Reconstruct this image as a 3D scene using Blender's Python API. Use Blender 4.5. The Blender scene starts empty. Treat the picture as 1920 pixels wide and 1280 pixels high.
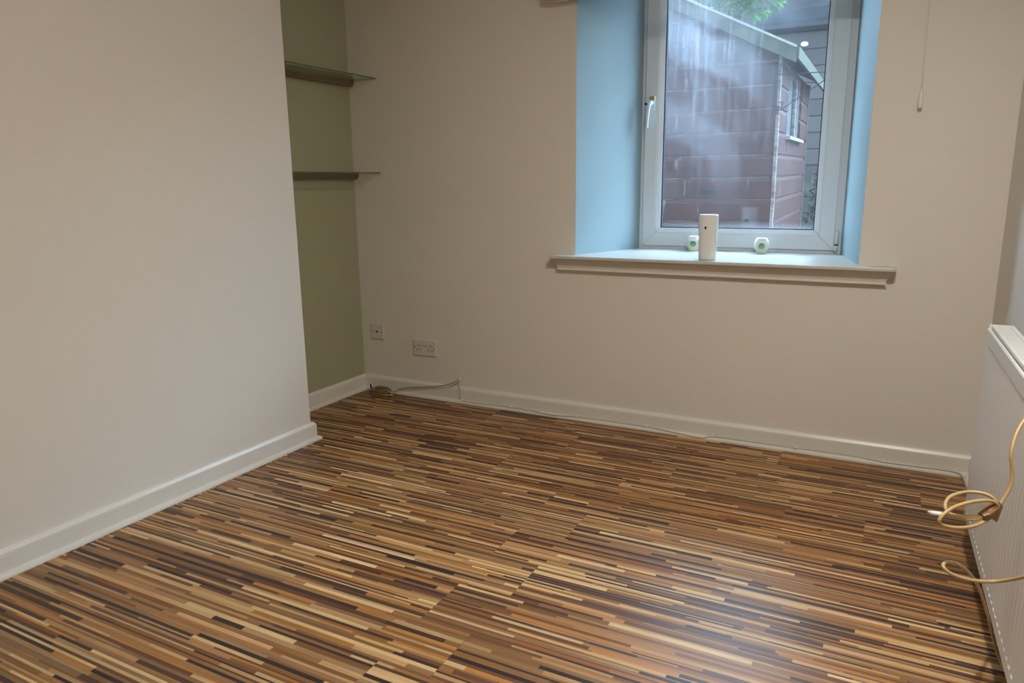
import bpy, bmesh, math, random
from mathutils import Vector, Matrix

scene = bpy.context.scene
COL = scene.collection
PI = math.pi

# ------------------------------------------------------------------ camera
CAM = Vector((2.6679, -3.2351, 1.1479))
YAW, PITCH, ROLL, FPX = 0.485, 0.2122, -0.0119, 1375.41
fwd = Vector((-math.sin(YAW) * math.cos(PITCH), math.cos(YAW) * math.cos(PITCH), -math.sin(PITCH)))
r0 = Vector((math.cos(YAW), math.sin(YAW), 0))
u0 = r0.cross(fwd)
rgt = (math.cos(ROLL) * r0 + math.sin(ROLL) * u0).normalized()
upv = rgt.cross(fwd).normalized()
cam_data = bpy.data.cameras.new('camera')
cam_data.sensor_fit = 'HORIZONTAL'
cam_data.sensor_width = 36.0
cam_data.lens = FPX / 1920.0 * 36.0
cam_data.clip_start = 0.05
cam_data.clip_end = 100
cam = bpy.data.objects.new('camera', cam_data)
COL.objects.link(cam)
M = Matrix((rgt, upv, -fwd)).transposed().to_4x4()
M.translation = CAM
cam.matrix_world = M
scene.camera = cam

# ------------------------------------------------------------------ world, lights, exposure
world = bpy.data.worlds.new('overcast_sky')
scene.world = world
world.use_nodes = True
wt = world.node_tree
bg = wt.nodes['Background']
bg.inputs['Color'].default_value = (0.58, 0.82, 1.05, 1)
# standard overcast sky: luminance rises from the horizon to three times as much at the zenith
w_tc = wt.nodes.new('ShaderNodeTexCoord')
w_sep = wt.nodes.new('ShaderNodeSeparateXYZ')
w_max = wt.nodes.new('ShaderNodeMath')
w_max.operation = 'MAXIMUM'
w_max.inputs[1].default_value = 0.0
w_mad = wt.nodes.new('ShaderNodeMath')
w_mad.operation = 'MULTIPLY_ADD'
SKY = 54.0
w_mad.inputs[1].default_value = SKY * 2 / 3
w_mad.inputs[2].default_value = SKY / 3
wt.links.new(w_tc.outputs['Generated'], w_sep.inputs[0])
wt.links.new(w_sep.outputs['Z'], w_max.inputs[0])
wt.links.new(w_max.outputs[0], w_mad.inputs[0])
wt.links.new(w_mad.outputs[0], bg.inputs['Strength'])


def area_light(name, loc, size, power, color, rot=(0, 0, 0)):
    d = bpy.data.lights.new(name, 'AREA')
    d.shape = 'DISK'
    d.size = size
    d.energy = power
    d.color = color
    d.spread = 3.05
    o = bpy.data.objects.new(name, d)
    o.location = loc
    o.rotation_euler = rot
    COL.objects.link(o)
    return o


# the room's ceiling lamp, above and out of the frame
area_light('ceiling_lamp_light', (2.72, -2.00, 2.33), 0.16, 33.0, (1.0, 0.98, 0.88))

vs = scene.view_settings
scene.display_settings.display_device = 'sRGB'
vs.view_transform = 'Standard'
vs.look = 'None'
vs.exposure = 0.0
vs.gamma = 1.0
vs.use_curve_mapping = False

# ------------------------------------------------------------------ helpers


def new_obj(name, bm, mat=None, parent=None, smooth=False, loc=None, recalc=True):
    me = bpy.data.meshes.new(name)
    if recalc:
        bmesh.ops.recalc_face_normals(bm, faces=bm.faces)
    bm.to_mesh(me)
    bm.free()
    if smooth:
        for p in me.polygons:
            p.use_smooth = True
    o = bpy.data.objects.new(name, me)
    if mat is not None:
        if isinstance(mat, (list, tuple)):
            for m in mat:
                me.materials.append(m)
        else:
            me.materials.append(mat)
    COL.objects.link(o)
    if parent is not None:
        o.parent = parent
    if loc is not None:
        o.location = loc
    return o


def link_obj(name, me, parent=None, loc=(0, 0, 0), rot=(0, 0, 0)):
    o = bpy.data.objects.new(name, me)
    COL.objects.link(o)
    o.parent = parent
    o.location = loc
    o.rotation_euler = rot
    return o


def empty(name, loc=(0, 0, 0), rot=(0, 0, 0)):
    o = bpy.data.objects.new(name, None)
    o.empty_display_size = 0.05
    o.location = loc
    o.rotation_euler = rot
    COL.objects.link(o)
    return o


def tag(o, label=None, cat=None, group=None, kind=None):
    if label:
        o['label'] = label
    if cat:
        o['category'] = cat
    if group:
        o['group'] = group
    if kind:
        o['kind'] = kind
    return o


def box(bm, x0, x1, y0, y1, z0, z1, mi=0):
    v = [bm.verts.new(p) for p in ((x0, y0, z0), (x1, y0, z0), (x1, y1, z0), (x0, y1, z0),
                                   (x0, y0, z1), (x1, y0, z1), (x1, y1, z1), (x0, y1, z1))]
    for f in ((0, 3, 2, 1), (4, 5, 6, 7), (0, 1, 5, 4), (1, 2, 6, 5), (2, 3, 7, 6), (3, 0, 4, 7)):
        bm.faces.new([v[i] for i in f]).material_index = mi
    return v


def bevel_all(bm, off, seg=2):
    bmesh.ops.bevel(bm, geom=list(bm.edges), offset=off, segments=seg, profile=0.5, affect='EDGES')


def bbox_obj(name, b, mat, parent=None, bev=0.0, seg=2, smooth=False):
    bm = bmesh.new()
    box(bm, *b)
    if bev:
        bevel_all(bm, bev, seg)
    return new_obj(name, bm, mat, parent, smooth)


def sweep_strip(bm, path_pts, close_ends=True):
    """path_pts: list of sections; each section = list of Vector (same count, closed loop)."""
    secs = [[bm.verts.new(p) for p in s] for s in path_pts]
    n = len(secs[0])
    for a, b in zip(secs[:-1], secs[1:]):
        for i in range(n):
            j = (i + 1) % n
            bm.faces.new((a[i], a[j], b[j], b[i]))
    if close_ends:
        bm.faces.new(list(reversed(secs[0])))
        bm.faces.new(secs[-1])


def catmull(pts, sub=8):
    pts = [Vector(p) for p in pts]
    P = [2 * pts[0] - pts[1]] + pts + [2 * pts[-1] - pts[-2]]
    out = []
    for i in range(1, len(P) - 2):
        a, b, c, d = P[i - 1], P[i], P[i + 1], P[i + 2]
        for k in range(sub):
            t = k / sub
            out.append(0.5 * ((2 * b) + (c - a) * t + (2 * a - 5 * b + 4 * c - d) * t * t + (3 * b - a - 3 * c + d) * t ** 3))
    out.append(pts[-1])
    return out


def tube(bm, pts, rad, seg=8, cap=True):
    pts = [Vector(p) for p in pts]
    n = len(pts)
    rads = rad if isinstance(rad, (list, tuple)) else [rad] * n
    t0 = (pts[1] - pts[0]).normalized()
    ref = Vector((0, 0, 1)) if abs(t0.z) < 0.9 else Vector((1, 0, 0))
    nrm = t0.cross(ref).normalized()
    rings = []
    for i in range(n):
        t = (pts[min(i + 1, n - 1)] - pts[max(i - 1, 0)])
        if t.length < 1e-9:
            t = t0
        t.normalize()
        nrm = (nrm - t * nrm.dot(t))
        if nrm.length < 1e-6:
            nrm = t.orthogonal()
        nrm.normalize()
        b = t.cross(nrm)
        rings.append([bm.verts.new(pts[i] + rads[i] * (math.cos(2 * PI * k / seg) * nrm + math.sin(2 * PI * k / seg) * b)) for k in range(seg)])
    for a, b in zip(rings[:-1], rings[1:]):
        for i in range(seg):
            j = (i + 1) % seg
            bm.faces.new((a[i], a[j], b[j], b[i]))
    if cap:
        bm.faces.new(list(reversed(rings[0])))
        bm.faces.new(rings[-1])


def lathe(bm, prof, seg=32, sx=1.0, sy=1.0, power=2.0, cap=True):
    rings = []
    for r, z in prof:
        ring = []
        for k in range(seg):
            a = 2 * PI * k / seg
            c, s = math.cos(a), math.sin(a)
            x = math.copysign(abs(c) ** (2 / power), c)
            y = math.copysign(abs(s) ** (2 / power), s)
            ring.append(bm.verts.new((r * x * sx, r * y * sy, z)))
        rings.append(ring)
    for a, b in zip(rings[:-1], rings[1:]):
        for i in range(seg):
            j = (i + 1) % seg
            bm.faces.new((a[i], a[j], b[j], b[i]))
    if cap:
        bm.faces.new(list(reversed(rings[0])))
        bm.faces.new(rings[-1])


# ------------------------------------------------------------------ materials


class NT:
    def __init__(self, name):
        self.m = bpy.data.materials.new(name)
        self.m.use_nodes = True
        self.t = self.m.node_tree
        self.b = self.t.nodes['Principled BSDF']
        self.out = self.t.nodes['Material Output']

    def n(self, typ, **kw):
        nd = self.t.nodes.new(typ)
        for k, v in kw.items():
            setattr(nd, k, v)
        return nd

    def l(self, a, b):
        self.t.links.new(a, b)

    def val(self, op, a, b=None, c=None, clamp=False):
        nd = self.n('ShaderNodeMath', operation=op, use_clamp=clamp)
        for i, x in enumerate((a, b, c)):
            if x is None:
                continue
            if isinstance(x, (int, float)):
                nd.inputs[i].default_value = x
            else:
                self.l(x, nd.inputs[i])
        return nd.outputs[0]

    def coord(self, scale=(1, 1, 1), kind='Object', loc=(0, 0, 0)):
        tc = self.n('ShaderNodeTexCoord')
        mp = self.n('ShaderNodeMapping')
        mp.inputs['Scale'].default_value = scale
        mp.inputs['Location'].default_value = loc
        self.l(tc.outputs[kind], mp.inputs['Vector'])
        return mp.outputs['Vector']

    def noise(self, vec, scale=5, detail=3, rough=0.5, dist=0.0):
        nd = self.n('ShaderNodeTexNoise')
        nd.inputs['Scale'].default_value = scale
        nd.inputs['Detail'].default_value = detail
        nd.inputs['Roughness'].default_value = rough
        nd.inputs['Distortion'].default_value = dist
        if vec is not None:
            self.l(vec, nd.inputs['Vector'])
        return nd.outputs['Fac']

    def ramp(self, fac, stops):
        nd = self.n('ShaderNodeValToRGB')
        el = nd.color_ramp.elements
        while len(el) < len(stops):
            el.new(0.5)
        for e, (p, c) in zip(el, stops):
            e.position = p
            e.color = (*c, 1) if len(c) == 3 else c
        self.l(fac, nd.inputs['Fac'])
        return nd.outputs['Color']

    def mix(self, fac, a, b, mode='MIX'):
        nd = self.n('ShaderNodeMix', data_type='RGBA', blend_type=mode)
        for i, x in ((0, fac), (6, a), (7, b)):
            if isinstance(x, (int, float)):
                nd.inputs[i].default_value = x
            elif isinstance(x, tuple):
                nd.inputs[i].default_value = (*x, 1) if len(x) == 3 else x
            else:
                self.l(x, nd.inputs[i])
        return nd.outputs[2]

    def schlick(self, f0):
        lw = self.n('ShaderNodeLayerWeight')
        lw.inputs['Blend'].default_value = 0.5
        return self.val('MULTIPLY_ADD', self.val('POWER', lw.outputs['Facing'], 5.0), 1.0 - f0, f0)

    def bump(self, h, strength=0.2, dist=0.01):
        nd = self.n('ShaderNodeBump')
        nd.inputs['Strength'].default_value = strength
        nd.inputs['Distance'].default_value = dist
        self.l(h, nd.inputs['Height'])
        self.l(nd.outputs['Normal'], self.b.inputs['Normal'])

    def base(self, c):
        if isinstance(c, tuple):
            self.b.inputs['Base Color'].default_value = (*c, 1)
        else:
            self.l(c, self.b.inputs['Base Color'])

    def set(self, **kw):
        for k, v in kw.items():
            self.b.inputs[k.replace('_', ' ')].default_value = v
        return self


def paint(name, col, rough=0.6, var=0.03, scale=3.0, bump=0.08, bscale=260, spec=0.3):
    t = NT(name)
    v = t.coord()
    f = t.noise(v, scale, 3)
    c2 = tuple(x * (1 - var * 2) for x in col)
    t.base(t.ramp(f, [(0.3, c2), (0.7, col)]))
    t.set(Roughness=rough, Specular_IOR_Level=spec)
    if bump:
        t.bump(t.noise(v, bscale, 2), bump, 0.002)
    return t.m


def plastic(name, col, rough=0.35, var=0.02, spec=0.5, metallic=0.0):
    t = NT(name)
    v = t.coord()
    f = t.noise(v, 25, 2)
    t.base(t.ramp(f, [(0.3, tuple(x * (1 - 2 * var) for x in col)), (0.7, col)]))
    t.set(Roughness=rough, Specular_IOR_Level=spec, Metallic=metallic)
    return t.m


M_WALL = paint('off_white_wall_paint', (0.76, 0.70, 0.63), 0.65, 0.012, 1.5, 0.10, 180, 0.25)
M_SAGE = paint('sage_green_wall_paint', (0.40, 0.395, 0.262), 0.6, 0.015, 1.5, 0.10, 180, 0.25)
M_REVEAL = paint('blue_grey_reveal', (0.285, 0.375, 0.41), 0.6, 0.015, 1.5, 0.10, 180, 0.25)  # bluer tone given to the reveals alone, apart from the alcove sage
M_BATTEN = paint('brown_stained_batten', (0.20, 0.155, 0.095), 0.6, 0.1, 30, 0.1, 120, 0.3)
M_CEIL = paint('white_ceiling_paint', (0.80, 0.78, 0.74), 0.8, 0.01)
M_GLOSS = paint('white_gloss_woodwork', (0.76, 0.715, 0.65), 0.32, 0.02, 6, 0.05, 60, 0.5)
M_SILL = paint('white_sill_gloss', (0.60, 0.585, 0.55), 0.35, 0.02, 6, 0.05, 60, 0.5)
M_UPVC = plastic('white_upvc', (0.76, 0.83, 0.90), 0.28, 0.01)
M_RAD = paint('white_radiator_enamel', (0.80, 0.78, 0.76), 0.30, 0.01, 4, 0.03, 80, 0.5)
M_DARKGAP = plastic('dark_rubber_gasket', (0.015, 0.02, 0.03), 0.6)
M_PLATE = plastic('cream_white_socket_plastic', (0.70, 0.64, 0.57), 0.35)
M_HOLE = plastic('black_recess', (0.010, 0.008, 0.006), 0.7)
M_SCREW = plastic('dull_screw_metal', (0.25, 0.22, 0.18), 0.4, 0.02, 0.5, 0.8)
M_WCABLE = plastic('white_cable_sheath', (0.62, 0.57, 0.50), 0.45)
M_TAN = plastic('tan_coax_sheath', (0.56, 0.38, 0.17), 0.35, 0.06)
M_TAN2 = plastic('brown_aerial_sheath', (0.30, 0.185, 0.085), 0.4, 0.08)
M_TAPE = paint('brown_parcel_tape', (0.30, 0.13, 0.035), 0.30, 0.22, 60, 0.5, 90, 0.6)
M_METAL = plastic('bright_connector_metal', (0.75, 0.74, 0.72), 0.25, 0.03, 0.5, 0.9)
M_PLUG = plastic('white_plug_plastic', (0.82, 0.80, 0.76), 0.35)
M_BRASS = plastic('brass_lock_cylinder', (0.62, 0.46, 0.18), 0.35, 0.05, 0.5, 0.8)
M_FABRIC = paint('cream_blind_fabric', (0.62, 0.55, 0.47), 0.85, 0.03, 20, 0.2, 400, 0.1)
M_WHITE = plastic('glossy_white_plastic', (0.84, 0.83, 0.81), 0.30, 0.005)
M_IRON = plastic('dark_wrought_iron', (0.016, 0.017, 0.019), 0.8, 0.02, 0.1)
M_BARGE = paint('weathered_grey_green_timber', (0.045, 0.048, 0.0372), 0.8, 0.25, 14, 0.4, 60, 0.2)
M_FELT = paint('mineral_roofing_felt', (0.036, 0.039, 0.036), 0.9, 0.25, 40, 0.6, 200, 0.2)
M_EDGEW = paint('pale_felt_edge', (0.153, 0.153, 0.1395), 0.7, 0.12, 30)
M_SLATE = paint('dark_slate', (0.0061, 0.0068, 0.008), 0.95, 0.25, 8, 0.3, 60, 0.02)
M_GROUND = paint('damp_garden_soil', (0.10, 0.085, 0.06), 0.9, 0.3, 6, 0.8, 30, 0.2)
M_RENDER = paint('grey_exterior_render', (0.36, 0.34, 0.31), 0.9, 0.1, 4, 0.5, 90, 0.2)
M_BARK = paint('brown_bark', (0.12, 0.08, 0.05), 0.9, 0.2, 20, 0.5, 60, 0.2)


def glass_shelf():
    t = NT('green_edged_shelf_glass')
    t.t.nodes.remove(t.b)
    tr = t.n('ShaderNodeBsdfTransparent')
    tr.inputs['Color'].default_value = (0.93, 0.97, 0.93, 1)
    gl = t.n('ShaderNodeBsdfGlossy')
    gl.inputs['Roughness'].default_value = 0.02
    gl.inputs['Color'].default_value = (1, 1, 1, 1)
    mx = t.n('ShaderNodeMixShader')
    t.l(t.schlick(0.04), mx.inputs[0])
    t.l(tr.outputs[0], mx.inputs[1])
    t.l(gl.outputs[0], mx.inputs[2])
    t.l(mx.outputs[0], t.out.inputs['Surface'])
    return t.m


def clear_pane(name, tint=(0.93, 0.96, 0.97), dirt=False):
    t = NT(name)
    t.t.nodes.remove(t.b)
    tr = t.n('ShaderNodeBsdfTransparent')
    tr.inputs['Color'].default_value = (*tint, 1)
    gl = t.n('ShaderNodeBsdfGlossy')
    gl.inputs['Roughness'].default_value = 0.0
    mx = t.n('ShaderNodeMixShader')
    t.l(t.schlick(0.08), mx.inputs[0])      # two faces of each pane
    t.l(tr.outputs[0], mx.inputs[1])
    t.l(gl.outputs[0], mx.inputs[2])
    last = mx.outputs[0]
    if dirt:
        # dried water marks and grime on the outer pane: vertical runs, blotches and wiping arcs
        blot = t.noise(t.coord((1.5, 1, 1.0)), 3.2, 6, 0.62, 0.9)
        runs = t.noise(t.coord((30, 1, 1.3)), 1.4, 5, 0.65, 0.35)
        spk = t.noise(t.coord((9, 1, 5)), 3.0, 5, 0.7, 0.6)
        fine = t.noise(t.coord((60, 1, 50)), 3.0, 2, 0.6)
        w = t.n('ShaderNodeTexWave', wave_type='RINGS', rings_direction='Y')
        w.inputs['Scale'].default_value = 0.9
        w.inputs['Distortion'].default_value = 4.0
        w.inputs['Detail'].default_value = 4.0
        w.inputs['Detail Scale'].default_value = 1.6
        t.l(t.coord((1, 1, 1), loc=(0.55, 0, 0.5)), w.inputs['Vector'])
        sep = t.n('ShaderNodeSeparateXYZ')
        t.l(t.coord(), sep.inputs[0])
        # grime film: thick at the upper left, rain-washed clean at the right edge
        side = t.val('MULTIPLY_ADD', sep.outputs['X'], -2.2, 0.62, True)
        topg = t.val('MULTIPLY_ADD', sep.outputs['Z'], 0.75, 0.42, True)
        low = t.val('MULTIPLY_ADD', sep.outputs['Z'], -26.0, -14.1, True)
        b1 = t.val('MULTIPLY_ADD', blot, 3.0, -1.1, True)
        w1 = t.val('MULTIPLY', t.val('MULTIPLY_ADD', w.outputs['Fac'], 2.6, -0.9, True), 0.55)
        r1 = t.val('MULTIPLY_ADD', runs, 5.0, -2.5, True)
        p1 = t.val('MULTIPLY_ADD', spk, 7.0, -4.4, True)
        s = t.val('ADD', t.val('MULTIPLY', b1, 0.55), w1)
        s = t.val('ADD', s, t.val('MULTIPLY', r1, 0.6))
        s = t.val('ADD', s, t.val('MULTIPLY', p1, 0.8))
        s = t.val('ADD', s, 0.22)
        s = t.val('MULTIPLY', s, side)
        s = t.val('MULTIPLY', s, topg)
        s = t.val('ADD', s, t.val('MULTIPLY', low, t.val('MULTIPLY_ADD', fine, 3.0, -1.0, True)))
        fac = t.val('MULTIPLY_ADD', s, 0.62, 0.06, True)
        df = t.n('ShaderNodeBsdfTranslucent')
        df.inputs['Color'].default_value = (0.21, 0.22, 0.25, 1)
        m2 = t.n('ShaderNodeMixShader')
        t.l(fac, m2.inputs[0])
        t.l(last, m2.inputs[1])
        t.l(df.outputs[0], m2.inputs[2])
        last = m2.outputs[0]
    t.l(last, t.out.inputs['Surface'])
    return t.m


M_SHELFGLASS = glass_shelf()
M_SHELFEDGE = plastic('green_glass_edge', (0.10, 0.16, 0.09), 0.15)
M_PANE = clear_pane('window_glass')
M_PANE_DIRTY = clear_pane('water_marked_window_glass', dirt=True)
M_SHEDPANE = plastic('shed_window_glass', (0.10, 0.13, 0.14), 0.03, 0.05, 1.0)


def laminate():
    t = NT('striped_zebrano_laminate')
    at = t.n('ShaderNodeAttribute')
    at.attribute_name = 'Col'
    rnd = t.n('ShaderNodeAttribute')
    rnd.attribute_name = 'Rnd'
    tc = t.n('ShaderNodeTexCoord')
    add = t.n('ShaderNodeVectorMath', operation='MULTIPLY_ADD')
    t.l(rnd.outputs['Color'], add.inputs[0])
    add.inputs[1].default_value = (7.3, 3.1, 5.7)
    t.l(tc.outputs['Object'], add.inputs[2])
    mp = t.n('ShaderNodeMapping')
    mp.inputs['Scale'].default_value = (4.0, 240.0, 1.0)
    t.l(add.outputs[0], mp.inputs['Vector'])
    g = t.noise(mp.outputs['Vector'], 1.0, 3, 0.6, 0.4)
    mp2 = t.n('ShaderNodeMapping')
    mp2.inputs['Scale'].default_value = (5.0, 30.0, 1.0)
    t.l(add.outputs[0], mp2.inputs['Vector'])
    g2 = t.noise(mp2.outputs['Vector'], 1.0, 2, 0.5)
    k = t.val('ADD', t.val('MULTIPLY_ADD', g, 0.85, 0.575), t.val('MULTIPLY_ADD', g2, 0.5, -0.25))
    kc = t.n('ShaderNodeCombineColor')
    for i in range(3):
        t.l(k, kc.inputs[i])
    t.base(t.mix(1.0, at.outputs['Color'], kc.outputs[0], 'MULTIPLY'))
    t.set(Roughness=0.36, Specular_IOR_Level=0.18)
    t.bump(g, 0.03, 0.001)
    return t.m


M_LAM = laminate()


def shed_paint():
    t = NT('peeling_red_brown_shed_paint')
    v = t.coord((1, 1, 1))
    sep = t.n('ShaderNodeSeparateXYZ')
    t.l(v, sep.inputs[0])
    oi = t.n('ShaderNodeObjectInfo')
    add = t.n('ShaderNodeVectorMath', operation='MULTIPLY_ADD')
    cc = t.n('ShaderNodeCombineXYZ')
    for i in range(3):
        t.l(oi.outputs['Random'], cc.inputs[i])
    t.l(cc.outputs[0], add.inputs[0])
    add.inputs[1].default_value = (9, 5, 3)
    t.l(v, add.inputs[2])
    mp = t.n('ShaderNodeMapping')
    mp.inputs['Scale'].default_value = (14, 14, 2.5)
    t.l(add.outputs[0], mp.inputs['Vector'])
    run = t.noise(mp.outputs['Vector'], 1.5, 4, 0.65, 0.3)
    mp2 = t.n('ShaderNodeMapping')
    mp2.inputs['Scale'].default_value = (6, 6, 30)
    t.l(add.outputs[0], mp2.inputs['Vector'])
    grain = t.noise(mp2.outputs['Vector'], 2.0, 3, 0.6)
    mott = t.noise(add.outputs[0], 7.0, 3)
    red = t.ramp(mott, [(0.3, (0.020, 0.0045, 0.0036)), (0.7, (0.031, 0.0072, 0.0058))])
    # bare pale wood along each board's upper edge and in runs below it
    edge = t.val('MULTIPLY_ADD', sep.outputs['Z'], 60.0, -3.5, True)
    e = t.val('MULTIPLY', edge, t.val('MULTIPLY_ADD', grain, 3.0, -0.9, True))
    d = t.val('MULTIPLY_ADD', run, 6.5, -3.95, True)
    w = t.val('MAXIMUM', e, d, None, True)
    t.base(t.mix(t.val('MULTIPLY', w, 0.8), red, (0.16, 0.145, 0.14)))
    t.set(Roughness=0.75, Specular_IOR_Level=0.25)
    t.bump(grain, 0.2, 0.004)
    return t.m


M_SHED = shed_paint()


def fence_wood():
    t = NT('weathered_grey_boards')
    v = t.coord((1.5, 20, 20))
    oi = t.n('ShaderNodeObjectInfo')
    g = t.noise(v, 2.0, 4, 0.6)
    base = t.ramp(oi.outputs['Random'], [(0.0, (0.027, 0.024, 0.025)), (0.5, (0.038, 0.033, 0.034)), (1.0, (0.050, 0.043, 0.044))])
    t.base(t.mix(t.val('MULTIPLY', g, 0.5), base, (0.016, 0.015, 0.015)))
    t.set(Roughness=0.85, Specular_IOR_Level=0.2)
    t.bump(g, 0.3, 0.004)
    return t.m


M_FENCE = fence_wood()


def leaf_mat(name, a, b):
    t = NT(name)
    g = t.noise(t.coord(), 9, 2)
    c = t.ramp(g, [(0.35, a), (0.65, b)])
    t.base(c)
    t.set(Roughness=0.5, Specular_IOR_Level=0.4)
    tl = t.n('ShaderNodeBsdfTranslucent')
    t.l(c, tl.inputs['Color'])
    mx = t.n('ShaderNodeMixShader')
    mx.inputs[0].default_value = 0.45
    t.l(t.b.outputs[0], mx.inputs[1])
    t.l(tl.outputs[0], mx.inputs[2])
    t.l(mx.outputs[0], t.out.inputs['Surface'])
    return t.m


M_LEAF_B = leaf_mat('fresh_green_leaf', (0.0196, 0.077, 0.0084), (0.0525, 0.154, 0.0196))
M_LEAF_D = leaf_mat('dark_green_leaf', (0.006, 0.016, 0.007), (0.02, 0.042, 0.018))


def label_mat():
    t = NT('green_blue_round_label')
    v = t.coord()
    sep = t.n('ShaderNodeSeparateXYZ')
    t.l(v, sep.inputs[0])
    # blue cap above a curved green field, yellow-green at the bottom
    h = t.val('MULTIPLY_ADD', t.val('MULTIPLY', sep.outputs['X'], sep.outputs['X']), -26.0, sep.outputs['Z'])
    f = t.val('MULTIPLY_ADD', h, 34.0, 0.5, True)
    t.base(t.ramp(f, [(0.0, (0.50, 0.62, 0.08)), (0.35, (0.16, 0.46, 0.05)), (0.58, (0.16, 0.46, 0.07)), (0.64, (0.07, 0.20, 0.42))]))
    t.set(Roughness=0.35)
    return t.m


M_LABEL = label_mat()
M_MOTIF = plastic('dark_printed_motif', (0.09, 0.08, 0.10), 0.5)
M_SLEEVE = plastic('pale_printed_sleeve', (0.80, 0.82, 0.86), 0.4)

# ------------------------------------------------------------------ room shell
CEIL = 2.40
XB, YB, YB2 = 0.342, -0.817, -2.55        # chimney breast face and its two ends
YREAR = -4.30
RS = 0.029                                 # the right-hand wall runs slightly out of square


def xr(y):
    return 3.004 - RS * y


# --- floor of laminate planks
floor = bbox_obj('floor', (-0.4, 3.4, YREAR - 0.1, 0.0, -0.10, -0.011), M_GROUND)
tag(floor, 'striped brown and tan laminate floor', kind='structure')
random.seed(11)
PAL = [((0.050, 0.030, 0.028), 14), ((0.082, 0.046, 0.034), 12), ((0.15, 0.068, 0.032), 13), ((0.235, 0.108, 0.042), 15),
       ((0.32, 0.152, 0.055), 14), ((0.40, 0.175, 0.052), 8), ((0.40, 0.225, 0.098), 12), ((0.50, 0.30, 0.135), 9),
       ((0.62, 0.41, 0.205), 8), ((0.27, 0.095, 0.026), 2), ((0.26, 0.145, 0.066), 9)]
PAL_C = [c for c, w in PAL]
PAL_W = [w for c, w in PAL]
PW, PL = 0.197, 1.385


def make_plank(x0, x1, y0, y1):
    """one laminate plank: strips printed in rows along its length, real bevelled edges"""
    me = bpy.data.meshes.new('plank')
    verts, faces, cols, rnds = [], [], [], []
    g = 0.0002
    ax0, ax1, ay0, ay1 = x0 + g, x1 - g, y0 + g, y1 - g
    cx, cy = (x0 + x1) / 2, (y0 + y1) / 2
    ys = [ay0]
    while ay1 - ys[-1] > 0.022:
        ys.append(ys[-1] + random.choice((0.005, 0.0065, 0.008, 0.0095, 0.011, 0.013, 0.016)))
    if ay1 - ys[-1] > 0.015:
        ys.append((ay1 + ys[-1]) / 2)
    ys.append(ay1)
    prev = []
    for a, b in zip(ys[:-1], ys[1:]):
        cur, before = [], None
        x = ax0 - random.uniform(0, 0.3)
        while x < ax1:
            ln = random.choice((0.14, 0.22, 0.30, 0.40, 0.50, 0.62))*random.uniform(0.8, 1.2)
            xa, xb = max(x, ax0), min(x + ln, ax1)
            x += ln
            if xb - xa < 0.004:
                continue
            if ax1 - xb < 0.03:
                xb = ax1
                x = ax1 + 1
            near = {p for p0, p1, p in prev if p0 < xb and p1 > xa}
            for _ in range(8):      # neighbours differ
                ci = random.choices(range(len(PAL_C)), PAL_W)[0]
                if ci != before and ci not in near and not (ci < 2 and (before in (0, 1) or near & {0, 1})):
                    break
            before = ci
            cur.append((xa, xb, ci))
            c = PAL_C[ci]
            k = random.uniform(0.85, 1.18)
            c = (c[0] * k, c[1] * k, c[2] * k * random.uniform(0.92, 1.1))
            n = len(verts)
            verts += [(xa - cx, a - cy, 0), (xb - cx, a - cy, 0), (xb - cx, b - cy, 0), (xa - cx, b - cy, 0)]
            faces.append((n, n + 1, n + 2, n + 3))
            cols.append(c)
            rnds.append((random.random(), random.random(), random.random()))
        prev = cur
    # sides of the plank, dark core showing in the joints
    n = len(verts)
    q = [(ax0 - cx, ay0 - cy), (ax1 - cx, ay0 - cy), (ax1 - cx, ay1 - cy), (ax0 - cx, ay1 - cy)]
    verts += [(px, py, 0) for px, py in q] + [(px, py, -0.010) for px, py in q]
    for i in range(4):
        j = (i + 1) % 4
        faces.append((n + i, n + 4 + i, n + 4 + j, n + j))
        cols.append((0.05, 0.03, 0.02))
        rnds.append((0, 0, 0))
    me.from_pydata(verts, [], faces)
    ca = me.color_attributes.new('Col', 'FLOAT_COLOR', 'CORNER')
    cr = me.color_attributes.new('Rnd', 'FLOAT_COLOR', 'CORNER')
    for p in me.polygons:
        for li in p.loop_indices:
            ca.data[li].color = (*cols[p.index], 1)
            cr.data[li].color = (*rnds[p.index], 1)
    me.materials.append(M_LAM)
    link_obj('plank', me, floor, (cx, cy, 0))


row = 0
y1 = -0.003
JOINT = {0: 2.30, 1: 2.82, 2: 1.94, 3: 2.648, 4: 1.60, 5: 1.775, 6: 1.61, 7: 1.775, 8: 1.61, 9: 1.768, 10: 1.62}
while y1 > YREAR:
    y0 = y1 - PW
    j = JOINT.get(row, 1.77 if row % 2 else 1.61)
    xs = [j]
    while xs[0] > 0.0:
        xs.insert(0, xs[0] - PL)
    while xs[-1] < 3.2:
        xs.append(xs[-1] + PL)
    left = 0.0 if (y1 > YB or y1 <= YB2 + PW) else XB
    right = xr((y0 + y1) / 2) - 0.002
    for a, b in zip(xs[:-1], xs[1:]):
        a, b = max(a, left), min(b, right)
        if b - a > 0.03:
            make_plank(a, b, max(y0, YREAR), y1)
    y1 = y0
    row += 1

# --- walls
OL, ORR = 1.309, 2.532                     # window opening at the room face
IL, IR = 1.473, 2.432                      # opening at the frame
ZS, ZH = 0.800, 2.17                       # sill bed, head
YF = 0.45                                  # inner face of the window frame
YO = 0.62
bm = bmesh.new()
WX0, WX1, WZ0, WZ1 = -3.0, 6.0, -0.1, 6.0


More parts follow.
